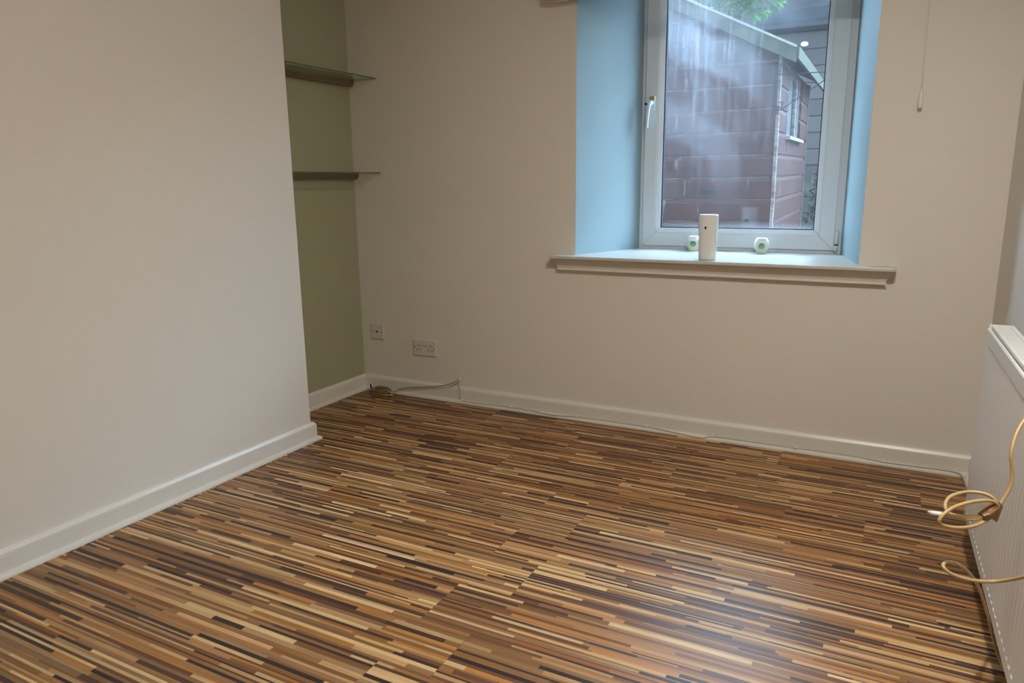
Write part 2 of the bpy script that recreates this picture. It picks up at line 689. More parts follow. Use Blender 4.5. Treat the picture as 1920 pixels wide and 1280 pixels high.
def ring(y, hx0, hx1, hz0, hz1, holes=True):
    o = [bm.verts.new(p) for p in ((WX0, y, WZ0), (WX1, y, WZ0), (WX1, y, WZ1), (WX0, y, WZ1))]
    h = [bm.verts.new(p) for p in ((hx0, y, hz0), (hx1, y, hz0), (hx1, y, hz1), (hx0, y, hz1))]
    for i in range(4):
        j = (i + 1) % 4
        bm.faces.new((o[i], o[j], h[j], h[i]))
    return o, h


o1, h1 = ring(0.0, OL, ORR, ZS, ZH)
o2, h2 = ring(YO, 1.50, 2.405, 0.86, 2.13)
for i in range(4):
    j = (i + 1) % 4
    bm.faces.new((o1[i], o1[j], o2[j], o2[i]))
wall_back = new_obj('wall_back', bm, M_WALL)
tag(wall_back, 'off-white window wall with deep splayed opening', kind='structure')


def slab_obj(name, quad_a, quad_b, mat, parent=None):
    """solid between two matching quads"""
    b = bmesh.new()
    va = [b.verts.new(p) for p in quad_a]
    vb = [b.verts.new(p) for p in quad_b]
    b.faces.new(va)
    b.faces.new(list(reversed(vb)))
    for i in range(4):
        j = (i + 1) % 4
        b.faces.new((va[i], vb[i], vb[j], va[j]))
    return new_obj(name, b, mat, parent)


# blue-grey reveals lining the opening, plus the outer stone reveal
tag(slab_obj('reveal', [(OL, 0.0005, ZS), (IL, YF + 0.01, ZS), (IL, YF + 0.01, ZH), (OL, 0.0005, ZH)],
             [(OL - 0.03, 0.0005, ZS), (IL - 0.03, YF + 0.09, ZS), (IL - 0.03, YF + 0.09, ZH), (OL - 0.03, 0.0005, ZH)], M_REVEAL, wall_back),
    'blue-grey window reveal')
tag(slab_obj('reveal', [(ORR, 0.0005, ZS), (IR, YF + 0.01, ZS), (IR, YF + 0.01, ZH), (ORR, 0.0005, ZH)],
             [(ORR + 0.03, 0.0005, ZS), (IR + 0.03, YF + 0.09, ZS), (IR + 0.03, YF + 0.09, ZH), (ORR + 0.03, 0.0005, ZH)], M_REVEAL, wall_back),
    'blue-grey window reveal')
slab_obj('reveal', [(OL, 0.0005, ZH), (ORR, 0.0005, ZH), (IR, YF + 0.01, ZH), (IL, YF + 0.01, ZH)],
         [(OL, 0.0005, ZH + 0.02), (ORR, 0.0005, ZH + 0.02), (IR, YF + 0.09, ZH + 0.02), (IL, YF + 0.09, ZH + 0.02)], M_REVEAL, wall_back)

w = bbox_obj('wall_left', (-0.35, 0.0, YREAR - 0.1, 0.0, -0.1, CEIL + 0.1), M_SAGE)
tag(w, 'sage green alcove wall', kind='structure')
w = bbox_obj('wall_chimney_breast', (-0.02, XB, YB2, YB, -0.012, CEIL + 0.02), M_WALL, bev=0.003, seg=2)
tag(w, 'off-white projecting chimney breast', kind='structure')
w = slab_obj('wall_right', [(xr(0.0), 0.0, -0.1), (xr(YREAR), YREAR - 0.1, -0.1), (xr(YREAR), YREAR - 0.1, CEIL + 0.1), (xr(0), 0.0, CEIL + 0.1)],
             [(xr(0.0) + 0.3, 0.0, -0.1), (xr(YREAR) + 0.3, YREAR - 0.1, -0.1), (xr(YREAR) + 0.3, YREAR - 0.1, CEIL + 0.1), (xr(0) + 0.3, 0.0, CEIL + 0.1)], M_WALL)
tag(w, 'off-white wall behind the radiator', kind='structure')
w = bbox_obj('wall_rear', (-0.3, 3.5, YREAR - 0.3, YREAR, -0.1, CEIL + 0.1), M_WALL)
tag(w, kind='structure')
w = bbox_obj('ceiling', (-0.35, 3.55, YREAR - 0.3, 0.0, CEIL, CEIL + 0.25), M_CEIL)
tag(w, kind='structure')

# --- skirting boards with a quarter-round bead at the foot
HS, TS, TB = 0.086, 0.018, 0.034


def mould(name, pts, prof, mat, parent=None):
    """pts: list of (corner point Vector2, miter offset direction Vector2); prof: (offset, z)"""
    b = bmesh.new()
    secs = [[Vector((p[0] + m[0] * d, p[1] + m[1] * d, z)) for d, z in prof] for p, m in pts]
    sweep_strip(b, secs)
    return new_obj(name, b, mat, parent)


P_SK = [(0.0, 0.0), (TS, 0.0), (TS, HS - 0.020), (TS - 0.001, HS - 0.012), (0.010, HS - 0.002), (0.007, HS), (0.0, HS)]
P_BD = [(TS, 0.0), (TB, 0.0), (TB, 0.006), (TB - 0.002, 0.011), (TB - 0.006, 0.0145), (TB - 0.010, 0.0165), (TS, 0.0175)]


def baseboard(name, label, pts):
    s = mould(name, pts, P_SK, M_GLOSS)
    tag(s, label, kind='structure')
    mould('bead', pts, P_BD, M_GLOSS, s)


baseboard('baseboard_back', 'white skirting board below the window wall', [((0, 0), (1, -1)), ((xr(0), 0), (-1, -1))])
baseboard('baseboard_left', 'white skirting board in the alcove', [((0, YB), (1, 0)), ((0, 0), (1, -1))])
baseboard('baseboard_breast', 'white skirting board along the chimney breast', [((XB, YB2), (1, -1)), ((XB, YB), (1, 1))])
baseboard('baseboard_return', 'white skirting on the side of the chimney breast', [((XB, YB), (1, 1)), ((0.0, YB), (1, 1))])
baseboard('baseboard_right', 'white skirting board below the radiator', [((xr(0), 0), (-1, -1)), ((xr(YREAR), YREAR), (-1, 0))])

# ------------------------------------------------------------------ window
win = empty('window_1', (0, 0, 0))
tag(win, 'white uPVC casement window in deep blue-green reveal', kind='structure')
FZ0, FZ1 = 0.795, 2.17                     # outer frame
SX0, SX1, SZ0, SZ1 = 1.490, 2.403, 0.828, 2.161   # opening sash
GX0, GX1, GZ0, GZ1 = 1.581, 2.312, 0.919, 2.07    # visible glass


def ring_members(x0, x1, z0, z1, prof, names, mat, parent, gap=0.0):
    """four mitred members; prof = closed list of (inset, y)"""
    obs = []
    cs = [((x0, z0), (x1, z0)), ((x1, z0), (x1, z1)), ((x1, z1), (x0, z1)), ((x0, z1), (x0, z0))]
    sg = {(x0, z0): (1, 1), (x1, z0): (-1, 1), (x1, z1): (-1, -1), (x0, z1): (1, -1)}
    for (a, b), nm in zip(cs, names):
        d = Vector((b[0] - a[0], 0, b[1] - a[1])).normalized()
        bmm = bmesh.new()
        secs = []
        for c, s in ((a, 1), (b, -1)):
            secs.append([Vector((c[0] + sg[c][0] * i, y, c[1] + sg[c][1] * i)) + d * (gap * s) for i, y in prof])
        sweep_strip(bmm, secs)
        obs.append(new_obj(nm, bmm, mat, parent))
    return obs


ring_members(IL - 0.02, IR + 0.02, FZ0, FZ1, [(0, YF + 0.012), (0.050, YF + 0.012), (0.056, YF + 0.020), (0.056, YF + 0.07), (0, YF + 0.07)],
             ['frame_rail', 'frame_stile', 'frame_rail', 'frame_stile'], M_UPVC, win)
ins = GX0 - SX0
prof_s = [(0.000, YF + 0.012), (0.000, YF + 0.003), (0.003, YF), (0.062, YF), (0.068, YF + 0.003), (0.070, YF + 0.0015), (ins - 0.001, YF + 0.011), (ins, YF + 0.012),
          (ins, YF + 0.052), (0.000, YF + 0.052)]
ring_members(SX0, SX1, SZ0, SZ1 + 0.0, prof_s, ['sash_rail', 'sash_stile', 'sash_rail', 'sash_stile'], M_UPVC, win, 0.0008)
# dark gasket line and spacer bar of the sealed unit
ring_members(GX0 - 0.004, GX1 + 0.004, GZ0 - 0.004, GZ1 + 0.004, [(0, YF + 0.0165), (0.0085, YF + 0.0165), (0.0085, YF + 0.021), (0, YF + 0.021)],
             ['gasket'] * 4, M_DARKGAP, win)
ring_members(GX0 - 0.006, GX1 + 0.006, GZ0 - 0.006, GZ1 + 0.006, [(0, YF + 0.026), (0.010, YF + 0.026), (0.010, YF + 0.042), (0, YF + 0.042)],
             ['spacer_bar'] * 4, M_DARKGAP, win)
px, pz = (GX0 + GX1) / 2, (GZ0 + GZ1) / 2
for yy, mt in ((YF + 0.022, M_PANE), (YF + 0.044, M_PANE_DIRTY)):
    b = bmesh.new()
    hw, hh = (GX1 - GX0) / 2 + 0.004, (GZ1 - GZ0) / 2 + 0.004
    vs4 = [b.verts.new(p) for p in ((-hw, 0, -hh), (hw, 0, -hh), (hw, 0, hh), (-hw, 0, hh))]
    b.faces.new(vs4)
    new_obj('pane', b, mt, win, loc=(px, yy, pz))
# handle on the left stile
hd = bbox_obj('handle', (1.512, 1.542, YF - 0.010, YF, 1.490, 1.560), M_UPVC, win, 0.003)
b = bmesh.new()
tube(b, catmull([(1.528, YF - 0.006, 1.528), (1.527, YF - 0.030, 1.526), (1.523, YF - 0.042, 1.515), (1.519, YF - 0.046, 1.48), (1.516, YF - 0.045, 1.44), (1.514, YF - 0.042, 1.406)], 5),
     [0.011] * 8 + [0.010] * 6 + [0.0085] * 6 + [0.0075] * 6, 10)
new_obj('lever', b, M_UPVC, hd, True)
bbox_obj('lock_cover', (1.514, 1.540, YF - 0.013, YF - 0.009, 1.543, 1.559), M_BRASS, hd, 0.001)
b = bmesh.new()
tube(b, [(1.507, YF - 0.030, 1.521), (1.507, YF - 0.046, 1.521)], 0.0055, 10)
new_obj('lock_button', b, M_HOLE, hd, True)
# hinge at the right foot of the sash
hg = empty('hinge')
hg.parent = win
b = bmesh.new()
tube(b, [(2.412, YF - 0.004, 0.858), (2.412, YF - 0.004, 0.918)], 0.009, 12)
new_obj('hinge_cover', b, M_UPVC, hg, True)
b = bmesh.new()
tube(b, [(2.412, YF - 0.004, 0.852), (2.412, YF - 0.004, 0.858)], 0.0085, 12)
new_obj('hinge_joint', b, M_HOLE, hg)
b = bmesh.new()
tube(b, [(2.412, YF - 0.004, 0.828), (2.412, YF - 0.004, 0.852)], 0.009, 12)
new_obj('hinge_foot', b, M_UPVC, hg, True)

# sill board with rounded horns and an apron moulding
b = bmesh.new()
ZT, ZU = 0.812, 0.7975
SPJ = -0.072


def arc_pts(cx, cy, r, a0, a1, n):
    return [(cx + r * math.cos(a0 + (a1 - a0) * i / n), cy + r * math.sin(a0 + (a1 - a0) * i / n)) for i in range(n + 1)]


outline = arc_pts(1.204 + 0.012, SPJ + 0.012, 0.012, PI, 1.5 * PI, 4) + arc_pts(2.668 - 0.012, SPJ + 0.012, 0.012, 1.5 * PI, 2 * PI, 4)
outline += [(2.668, -0.0005), (ORR, -0.0005), (ORR + (IR - ORR) * 0.97, YF + 0.008), (OL + (IL - OL) * 0.97, YF + 0.008), (OL, -0.0005), (1.204, -0.0005)]
top = [b.verts.new((x, y, ZT)) for x, y in outline]
bot = [b.verts.new((x, y, ZU)) for x, y in outline]
b.faces.new(top)
b.faces.new(list(reversed(bot)))
for i in range(len(outline)):
    j = (i + 1) % len(outline)
    b.faces.new((bot[i], bot[j], top[j], top[i]))
bmesh.ops.bevel(b, geom=[e for e in b.edges if abs(e.verts[0].co.z - e.verts[1].co.z) < 1e-6 and min(e.verts[0].co.y, e.verts[1].co.y) < -0.01],
                offset=0.003, segments=2, profile=0.5, affect='EDGES')
sill = new_obj('window_sill', b, M_SILL, win)
b = bmesh.new()
pa = [(0.0, ZU), (0.040, ZU), (0.040, ZU - 0.008), (0.034, ZU - 0.020), (0.026, ZU - 0.036), (0.021, ZU - 0.048), (0.026, ZU - 0.050), (0.026, ZU - 0.056), (0.0, ZU - 0.058)]
sweep_strip(b, [[Vector((1.212 + (0.040 - d) * 0.8, -d - 0.0005, z)) for d, z in pa], [Vector((2.658 - (0.040 - d) * 1.3, -d - 0.0005, z)) for d, z in pa]])
tag(new_obj('apron_moulding', b, M_GLOSS, sill), 'cream moulding under the sill')

# ------------------------------------------------------------------ alcove shelves
for zt, lab in ((1.692, 'upper glass shelf on brown batten in sage alcove'), (1.213, 'lower glass shelf on brown batten in sage alcove')):
    b = bmesh.new()
    box(b, 0.001, 0.182, YB + 0.002, -0.001, zt - 0.006, zt, 0)
    for f in b.faces:
        if abs(f.normal.z) < 0.5:
            f.material_index = 1
    b.normal_update()
    for f in b.faces:
        f.material_index = 0 if abs(f.normal.z) > 0.5 else 1
    s = empty('glass_shelf', (0, 0, 0))
    tag(s, lab, 'shelf', 'glass alcove shelves')
    new_obj('glass_plate', b, [M_SHELFGLASS, M_SHELFEDGE], s)
    b = bmesh.new()
    sweep_strip(b, [[Vector((x, y, z)) for x, z in ((0.0005, zt - 0.0065), (0.034, zt - 0.0065), (0.034, zt - 0.018), (0.022, zt - 0.034), (0.0005, zt - 0.034))] for y in (YB + 0.001, -0.0005)])
    new_obj('support_batten', b, M_BATTEN, s)

# ------------------------------------------------------------------ electrical plates
tv = empty('aerial_outlet', (0.112, 0, 0.3423))
tag(tv, 'small square white aerial outlet plate near the alcove corner', 'outlet')


def plate(parent, wdt, h):
    b = bmesh.new()
    box(b, -wdt / 2, wdt / 2, -0.009, -0.0003, -h / 2, h / 2)
    bmesh.ops.bevel(b, geom=[e for e in b.edges if min(v.co.y for v in e.verts) < -0.005], offset=0.0025, segments=2, profile=0.5, affect='EDGES')
    return new_obj('plate', b, M_PLATE, parent)


def disc(parent, name, x, z, r, mat, y=-0.0095, seg=14):
    b = bmesh.new()
    tube(b, [(x, -0.006, z), (x, y, z)], r, seg)
    return new_obj(name, b, mat, parent)


plate(tv, 0.086, 0.086)
disc(tv, 'screw', -0.031, 0, 0.0036, M_SCREW)
disc(tv, 'screw', 0.029, 0, 0.0040, M_SCREW)
disc(tv, 'aerial_socket', -0.003, 0, 0.0062, M_HOLE)
sk = empty('double_socket', (0.4274, 0, 0.2767))
tag(sk, 'wide white double power socket on the window wall', 'socket')
plate(sk, 0.146, 0.086)
for nm, x, z, wx, wz in (('screw', -0.061, 0.004, 0, 0), ('pin_hole', -0.036, 0.012, 0.0042, 0.008), ('pin_hole', -0.050, -0.010, 0.007, 0.0045), ('pin_hole', -0.027, -0.010, 0.007, 0.0045),
                         ('pin_hole', 0.040, 0.012, 0.0042, 0.008), ('pin_hole', 0.029, -0.011, 0.007, 0.0045), ('pin_hole', 0.051, -0.012, 0.007, 0.0045), ('screw', 0.063, 0.002, 0, 0)):
    if nm == 'screw':
        disc(sk, nm, x, z, 0.0042, M_SCREW)
    else:
        bbox_obj(nm, (x - wx / 2, x + wx / 2, -0.0096, -0.006, z - wz / 2, z + wz / 2), M_HOLE, sk)
bbox_obj('rating_mark', (-0.014, 0.017, -0.0094, -0.006, 0.0105, 0.0125), M_SCREW, sk)

# ------------------------------------------------------------------ cables along the window wall
YC = -0.030
cw = empty('white_cable', (0.66, 0, 0))
tag(cw, 'thin white cable clipped along the skirting below the window', 'cable')
path = [(0.645, -0.003, 0.122), (0.652, -0.020, 0.106), (0.659, -0.026, 0.070), (0.663, -0.029, 0.038), (0.680, -0.031, 0.0185), (0.82, -0.031, 0.019), (0.968, YC, 0.0195), (1.087, -0.031, 0.0185),
        (1.209, -0.036, 0.0135), (1.336, YC, 0.021), (1.443, YC, 0.0225), (1.56, YC, 0.023), (1.686, YC, 0.0225), (1.807, -0.034, 0.016), (1.945, -0.0375, 0.009), (1.996, -0.031, 0.021),
        (2.131, -0.029, 0.0225), (2.351, -0.029, 0.024), (2.566, -0.029, 0.026), (2.685, -0.031, 0.0185), (2.806, -0.031, 0.0195), (2.925, -0.031, 0.021), (2.962, -0.045, 0.0175), (2.972, -0.09, 0.006)]
path = [(x - 0.66, y, z) for x, y, z in path]
b = bmesh.new()
tube(b, catmull(path, 8), 0.0021, 6)
new_obj('lead', b, M_WCABLE, cw, True)
bclip = bmesh.new()
tube(bclip, [(0, 0.012, 0), (0, -0.0055, 0)], 0.0035, 8)
tube(bclip, [(0, -0.002, 0.001), (0, -0.002, 0.009)], 0.0018, 6)
mclip = bpy.data.meshes.new('clip')
bclip.to_mesh(mclip)
bclip.free()
mclip.materials.append(M_PLUG)
for x, z in ((0.672, 0.0195), (0.968, 0.0195), (1.336, 0.0215), (1.686, 0.023), (1.996, 0.0215), (2.351, 0.0245), (2.685, 0.019), (2.945, 0.0205)):
    link_obj('clip', mclip, cw, (x - 0.66, YC, z))
b = bmesh.new()
lathe(b, [(0.0, 0), (0.008, 0.001), (0.010, 0.004), (0.006, 0.008), (0.002, 0.010)], 10, cap=False)
new_obj('wall_grommet', b, M_WALL, cw, True).matrix_local = Matrix.Translation((-0.015, -0.0003, 0.127)) @ Matrix.Rotation(PI / 2, 4, 'X')
b = bmesh.new()
tube(b, catmull([(-0.016, -0.005, 0.124), (-0.03, -0.022, 0.108), (-0.052, -0.028, 0.094), (-0.064, -0.029, 0.086)], 6), 0.0030, 6)
new_obj('sleeve', b, M_WCABLE, cw, True)

ct = empty('coiled_aerial_lead', (0.17, -0.085, 0))
tag(ct, 'tan aerial lead coiled and taped on the floor in the alcove corner', 'cable')
random.seed(5)
pts = []
N = 5 * 18
for i in range(N):
    a = 2 * PI * i / 18
    k = i / N
    rx, ry = 0.058 + 0.010 * math.sin(1.7 * a + k), 0.030 + 0.006 * math.cos(1.3 * a)
    pts.append((rx * math.cos(a) + 0.006 * math.sin(a * 0.37), ry * math.sin(a) * 1.0, 0.006 + 0.026 * k + 0.006 * (1 + math.sin(a + 0.6)) * (0.3 + k)))
pts += [(0.075, 0.030, 0.022), (0.105, 0.046, 0.034), (0.171, 0.051, 0.050), (0.278, 0.052, 0.066), (0.383, 0.052, 0.086), (0.440, 0.058, 0.104), (0.474, 0.078, 0.124)]
b = bmesh.new()
tube(b, catmull(pts, 3), 0.0028, 7)
new_obj('lead', b, M_TAN2, ct, True)
b = bmesh.new()
for q in range(2):
    lathe(b, [(0.012, 0.0), (0.021, 0.004), (0.022, 0.020), (0.019, 0.034), (0.010, 0.037)], 9, 1.5, 0.7)
for v in b.verts:
    v.co += Vector((random.uniform(-1, 1), random.uniform(-1, 1), random.uniform(-1, 1))) * 0.0022
t_ = new_obj('tape', b, M_TAPE, ct)
t_.matrix_local = Matrix.Translation((-0.012, 0.020, 0.006)) @ Matrix.Rotation(0.35, 4, 'Z')
b = bmesh.new()
tube(b, [(-0.060, 0.010, 0.012), (-0.078, 0.022, 0.026), (-0.092, 0.034, 0.042)], [0.004, 0.0048, 0.0042], 8)
new_obj('connector', b, M_HOLE, ct, True)
b = bmesh.new()
tube(b, catmull([(0.030, -0.022, 0.008), (0.060, -0.014, 0.009), (0.082, -0.006, 0.012), (0.094, -0.010, 0.006)], 5), 0.0042, 8)
new_obj('lead_end', b, M_TAN, ct, True)

# ------------------------------------------------------------------ radiator
R_ANG = math.atan(RS)
rad = empty('radiator', (2.921, -0.705, 0.0), (0, 0, R_ANG))
tag(rad, 'white panel radiator with fluted front along the right wall', 'radiator')
# local frame: +X to the wall, -Y towards the camera
RL, RZ0, RZ1, RD = 1.36, 0.123, 0.722, 0.066
pit = 0.0333
b = bmesh.new()
cols_y = []
nfl = int(RL / pit)
off0 = (RL - nfl * pit) / 2
prof_u = [(0.0, 0.0), (0.10, 0.08), (0.22, 0.35), (0.34, 0.75), (0.44, 0.97), (0.56, 0.97), (0.66, 0.75), (0.78, 0.35), (0.90, 0.08)]
ss = [(0.0, 0.0), (off0 * 0.5, 0.0)]
for i in range(nfl):
    for u_, d_ in prof_u:
        ss.append((off0 + (i + u_) * pit, d_))
ss.append((RL, 0.0))
ss = sorted(set(ss))
zs = [(RZ0, 0), (RZ0 + 0.012, 0), (RZ0 + 0.028, 0.0), (RZ0 + 0.0315, 1.0), (RZ0 + 0.30, 1.0), (RZ1 - 0.0525, 1.0), (RZ1 - 0.049, 0.0), (RZ1 - 0.010, 0.0)]
FD = 0.0024
grid = []
for z, zf in zs:
    grid.append([b.verts.new((0.0 + FD * zf * d, -s, z)) for s, d in ss])
for r1, r2 in zip(grid[:-1], grid[1:]):
    for i in range(len(ss) - 1):
        b.faces.new((r1[i], r1[i + 1], r2[i + 1], r2[i]))
# rolled top and bottom edges
for rowv, zz in ((grid[-1], RZ1 - 0.007), (grid[0], RZ0 - 0.003)):
    e1 = [b.verts.new((0.002, -s, zz)) for s, d in ss]
    e2 = [b.verts.new((0.007, -s, zz)) for s, d in ss]
    for i in range(len(ss) - 1):
        b.faces.new((rowv[i], rowv[i + 1], e1[i + 1], e1[i]))
        b.faces.new((e1[i], e1[i + 1], e2[i + 1], e2[i]))
new_obj('front_panel', b, M_RAD, rad)
bbox_obj('back_panel', (0.014, 0.020, -RL + 0.01, -0.01, RZ0 + 0.002, RZ1 - 0.016), M_RAD, rad, 0.001)
b = bmesh.new()
n = int(RL / 0.02)
for i in range(n):
    y = -0.02 - i * (RL - 0.04) / n
    box(b, 0.020, 0.058, y - 0.0006, y + 0.0006, RZ0 + 0.03, RZ1 - 0.05)
tag(new_obj('convector_fins', b, M_RAD, rad), kind='stuff')
bbox_obj('top_rail', (0.010, 0.019, -RL + 0.002, -0.002, RZ1 - 0.014, RZ1 + 0.003), M_RAD, rad, 0.002)
bbox_obj('top_rail', (0.056, RD, -RL + 0.002, -0.002, RZ1 - 0.014, RZ1 + 0.003), M_RAD, rad, 0.002)
b = bmesh.new()
n = int(RL / 0.009)
for i in range(n):
    y = -0.008 - i * 0.009
    box(b, 0.018, 0.057, y - 0.0033, y + 0.0033, RZ1 - 0.006, RZ1 - 0.002)
tag(new_obj('grille', b, M_RAD, rad), 'slotted top grille', kind='stuff')
for y in (-0.0, -RL):
    bbox_obj('side_panel', (0.004, RD, y - 0.002, y + 0.002, RZ0 + 0.03, RZ1 + 0.004), M_RAD, rad, 0.001)
for y in (-0.25, -RL + 0.25):
    bbox_obj('wall_bracket', (RD - 0.002, 0.100, y - 0.02, y + 0.02, RZ0 + 0.1, RZ1 - 0.1), M_RAD, rad)

# ------------------------------------------------------------------ coax hanging at the radiator


def ray(px_, py_, depth):
    return CAM + (fwd + rgt * ((px_ - 960) / FPX) - upv * ((py_ - 640) / FPX)) * depth


ca = empty('taped_aerial_cable', (2.88, -1.65, 0.52))
tag(ca, 'tan aerial cable hanging beside the radiator, loops bound with brown tape', 'cable')
ORG = Vector((2.88, -1.65, 0.52))


def loc_pts(lst):
    return [ray(*q) - ORG for q in lst]


RC = 0.0034
hang = [Vector((2.985, -1.46, 0.50)) - ORG, Vector((3.000, -1.49, 0.70)) - ORG, Vector((2.985, -1.51, 0.742)) - ORG, Vector((2.945, -1.535, 0.742)) - ORG]
main = hang + loc_pts([(1921, 786, 1.42), (1905, 815, 1.41), (1896, 850, 1.40), (1898, 885, 1.40), (1894, 912, 1.40), (1880, 938, 1.40),
                       (1872, 950, 1.40), (1862, 965, 1.405)])
b = bmesh.new()
tube(b, catmull(main, 6), RC, 9)
new_obj('lead', b, M_TAN, ca, True)
loops = [
    [(1873, 948, 1.405), (1860, 932, 1.41), (1840, 924, 1.42), (1812, 922, 1.43), (1785, 929, 1.42), (1773, 942, 1.41), (1775, 957, 1.40), (1790, 967, 1.395), (1812, 973, 1.39), (1838, 971, 1.395), (1858, 962, 1.40)],
    [(1873, 950, 1.395), (1862, 940, 1.39), (1843, 938, 1.385), (1815, 942, 1.38), (1788, 951, 1.375), (1768, 965, 1.37), (1761, 977, 1.37), (1770, 985, 1.375), (1795, 989, 1.38), (1825, 986, 1.385), (1848, 976, 1.395), (1862, 966, 1.40)],
    [(1862, 963, 1.398), (1840, 968, 1.395), (1815, 969, 1.39), (1790, 968, 1.385), (1772, 965, 1.38), (1764, 964, 1.378)],
]
for lp in loops:
    b = bmesh.new()
    tube(b, catmull(loc_pts(lp), 6), RC, 9)
    new_obj('loop', b, M_TAN, ca, True)
# tape wrapped round the neck of the loops
b = bmesh.new()
ax = [ray(1840, 968, 1.395) - ORG, ray(1852, 961, 1.397) - ORG, ray(1866, 953, 1.40) - ORG, ray(1874, 945, 1.402) - ORG]
tube(b, ax, [0.007, 0.0115, 0.0125, 0.007], 12)
random.seed(3)
for v in b.verts:
    v.co += Vector((random.uniform(-1, 1), random.uniform(-1, 1), random.uniform(-1, 1))) * 0.0012
a_ = [ray(*q) - ORG for q in ((1864, 966, 1.385), (1877, 947, 1.385), (1874, 962, 1.388), (1868, 978, 1.388), (1856, 970, 1.385))]
vv = [b.verts.new(p) for p in a_]
b.faces.new(vv)
vv2 = [b.verts.new(p + Vector((0.002, 0.002, 0))) for p in a_]
b.faces.new(list(reversed(vv2)))
for i in range(5):
    j = (i + 1) % 5
    b.faces.new((vv[i], vv2[i], vv2[j], vv[j]))
new_obj('tape', b, M_TAPE, ca)
b = bmesh.new()
tube(b, loc_pts([(1766, 964, 1.379), (1757, 963, 1.377), (1756.8, 963, 1.377), (1749, 961.5, 1.376), (1748.8, 961.5, 1.376), (1743, 960.5, 1.375)]), [0.0045, 0.0050, 0.0042, 0.0046, 0.0036, 0.0036], 12)
cn = new_obj('plug', b, M_PLUG, ca, True)
b = bmesh.new()
tube(b, loc_pts([(1743, 960.5, 1.375), (1739.5, 960, 1.374)]), 0.0028, 10)
new_obj('plug_tip', b, M_METAL, cn, True)

cb = empty('loose_aerial_cable', (2.93, -1.3, 0.0))
tag(cb, 'tan aerial cable looping up from the floor under the radiator', 'cable')
ORG = Vector((2.93, -1.3, 0.0))


def zray(px_, py_, z):
    d = ray(px_, py_, 1.0) - CAM
    return CAM + d * ((z - CAM.z) / d.z)


low = [Vector((2.985, -1.36, 0.0045)) - ORG, zray(1874, 1236, 0.006) - ORG]
low += loc_pts([(1862, 1195, 1.79), (1851, 1150, 1.70), (1838, 1108, 1.60), (1822, 1080, 1.51), (1803, 1062, 1.45), (1785, 1054, 1.42), (1771, 1055, 1.40), (1769, 1063, 1.385), (1781, 1074, 1.38), (1800, 1082, 1.38), (1825, 1088, 1.385),
                (1858, 1090, 1.39), (1890, 1087, 1.37), (1924, 1081, 1.32)])
low += loc_pts([(1990, 1068, 1.15), (2080, 1075, 1.0)])
low += [Vector((2.945, -2.20, 0.50)) - ORG, Vector((2.95, -2.30, 0.25)) - ORG, Vector((2.96, -2.33, 0.04)) - ORG, Vector((2.99, -2.36, 0.0045)) - ORG]
b = bmesh.new()
tube(b, catmull(low, 7), RC, 9)
new_obj('lead', b, M_TAN, cb, True)

# ------------------------------------------------------------------ roller blind and its cord
rb = empty('roller_blind', (1.93, -0.04, 1.96))
tag(rb, 'rolled-up cream roller blind above the window opening', 'blind')
b = bmesh.new()
lathe(b, [(0.0, -0.75), (0.028, -0.75), (0.028, 0.75), (0.0, 0.75)], 24, cap=False)
o = new_obj('fabric_roll', b, M_FABRIC, rb, True)
o.matrix_local = Matrix.Rotation(PI / 2, 4, 'Y')
bbox_obj('bottom_bar', (-0.745, 0.745, -0.010, 0.002, -0.0295, -0.018), M_FABRIC, rb, 0.002)
for x in (-0.757, 0.757):
    bbox_obj('end_bracket', (x - 0.004, x + 0.004, -0.015, 0.0395, -0.015, 0.035), M_FABRIC, rb, 0.002)

pc = empty('pull_cord', (2.692, -0.022, 1.40))
tag(pc, 'thin white pull cord with acorn end hanging right of the window', 'cord')
b = bmesh.new()
tube(b, [(0, 0, 0.068), (0.001, 0, 0.3), (0.0, 0, 0.60)], 0.0016, 6)
new_obj('cord', b, M_PLUG, pc, True)
b = bmesh.new()
lathe(b, [(0.0015, 0.0), (0.0075, 0.004), (0.0085, 0.016), (0.0065, 0.034), (0.0075, 0.040), (0.0060, 0.056), (0.002, 0.070)], 14)
new_obj('acorn', b, M_PLUG, pc, True)

# ------------------------------------------------------------------ things on the sill
fr = empty('air_freshener', (1.930, 0.003, ZT), (0, 0, 0.12))
tag(fr, 'tall white automatic air freshener at the front of the sill', 'air freshener')
b = bmesh.new()
lathe(b, [(0.030, 0.0), (0.0345, 0.002), (0.0365, 0.008), (0.0385, 0.05), (0.0405, 0.13), (0.0410, 0.188), (0.0400, 0.193), (0.0375, 0.195), (0.034, 0.1935)], 48, 1.0, 0.92, 2.6)
new_obj('housing', b, M_WHITE, fr, True)
b = bmesh.new()
lathe(b, [(0.0, 0), (0.0036, 0.0005), (0.0042, 0.0022), (0.0, 0.0024)], 16, 1.0, 1.6, cap=False)
o = new_obj('spray_opening', b, M_HOLE, fr)
o.matrix_local = Matrix.Translation((-0.008, -0.0362, 0.140)) @ Matrix.Rotation(PI / 2, 4, 'X')
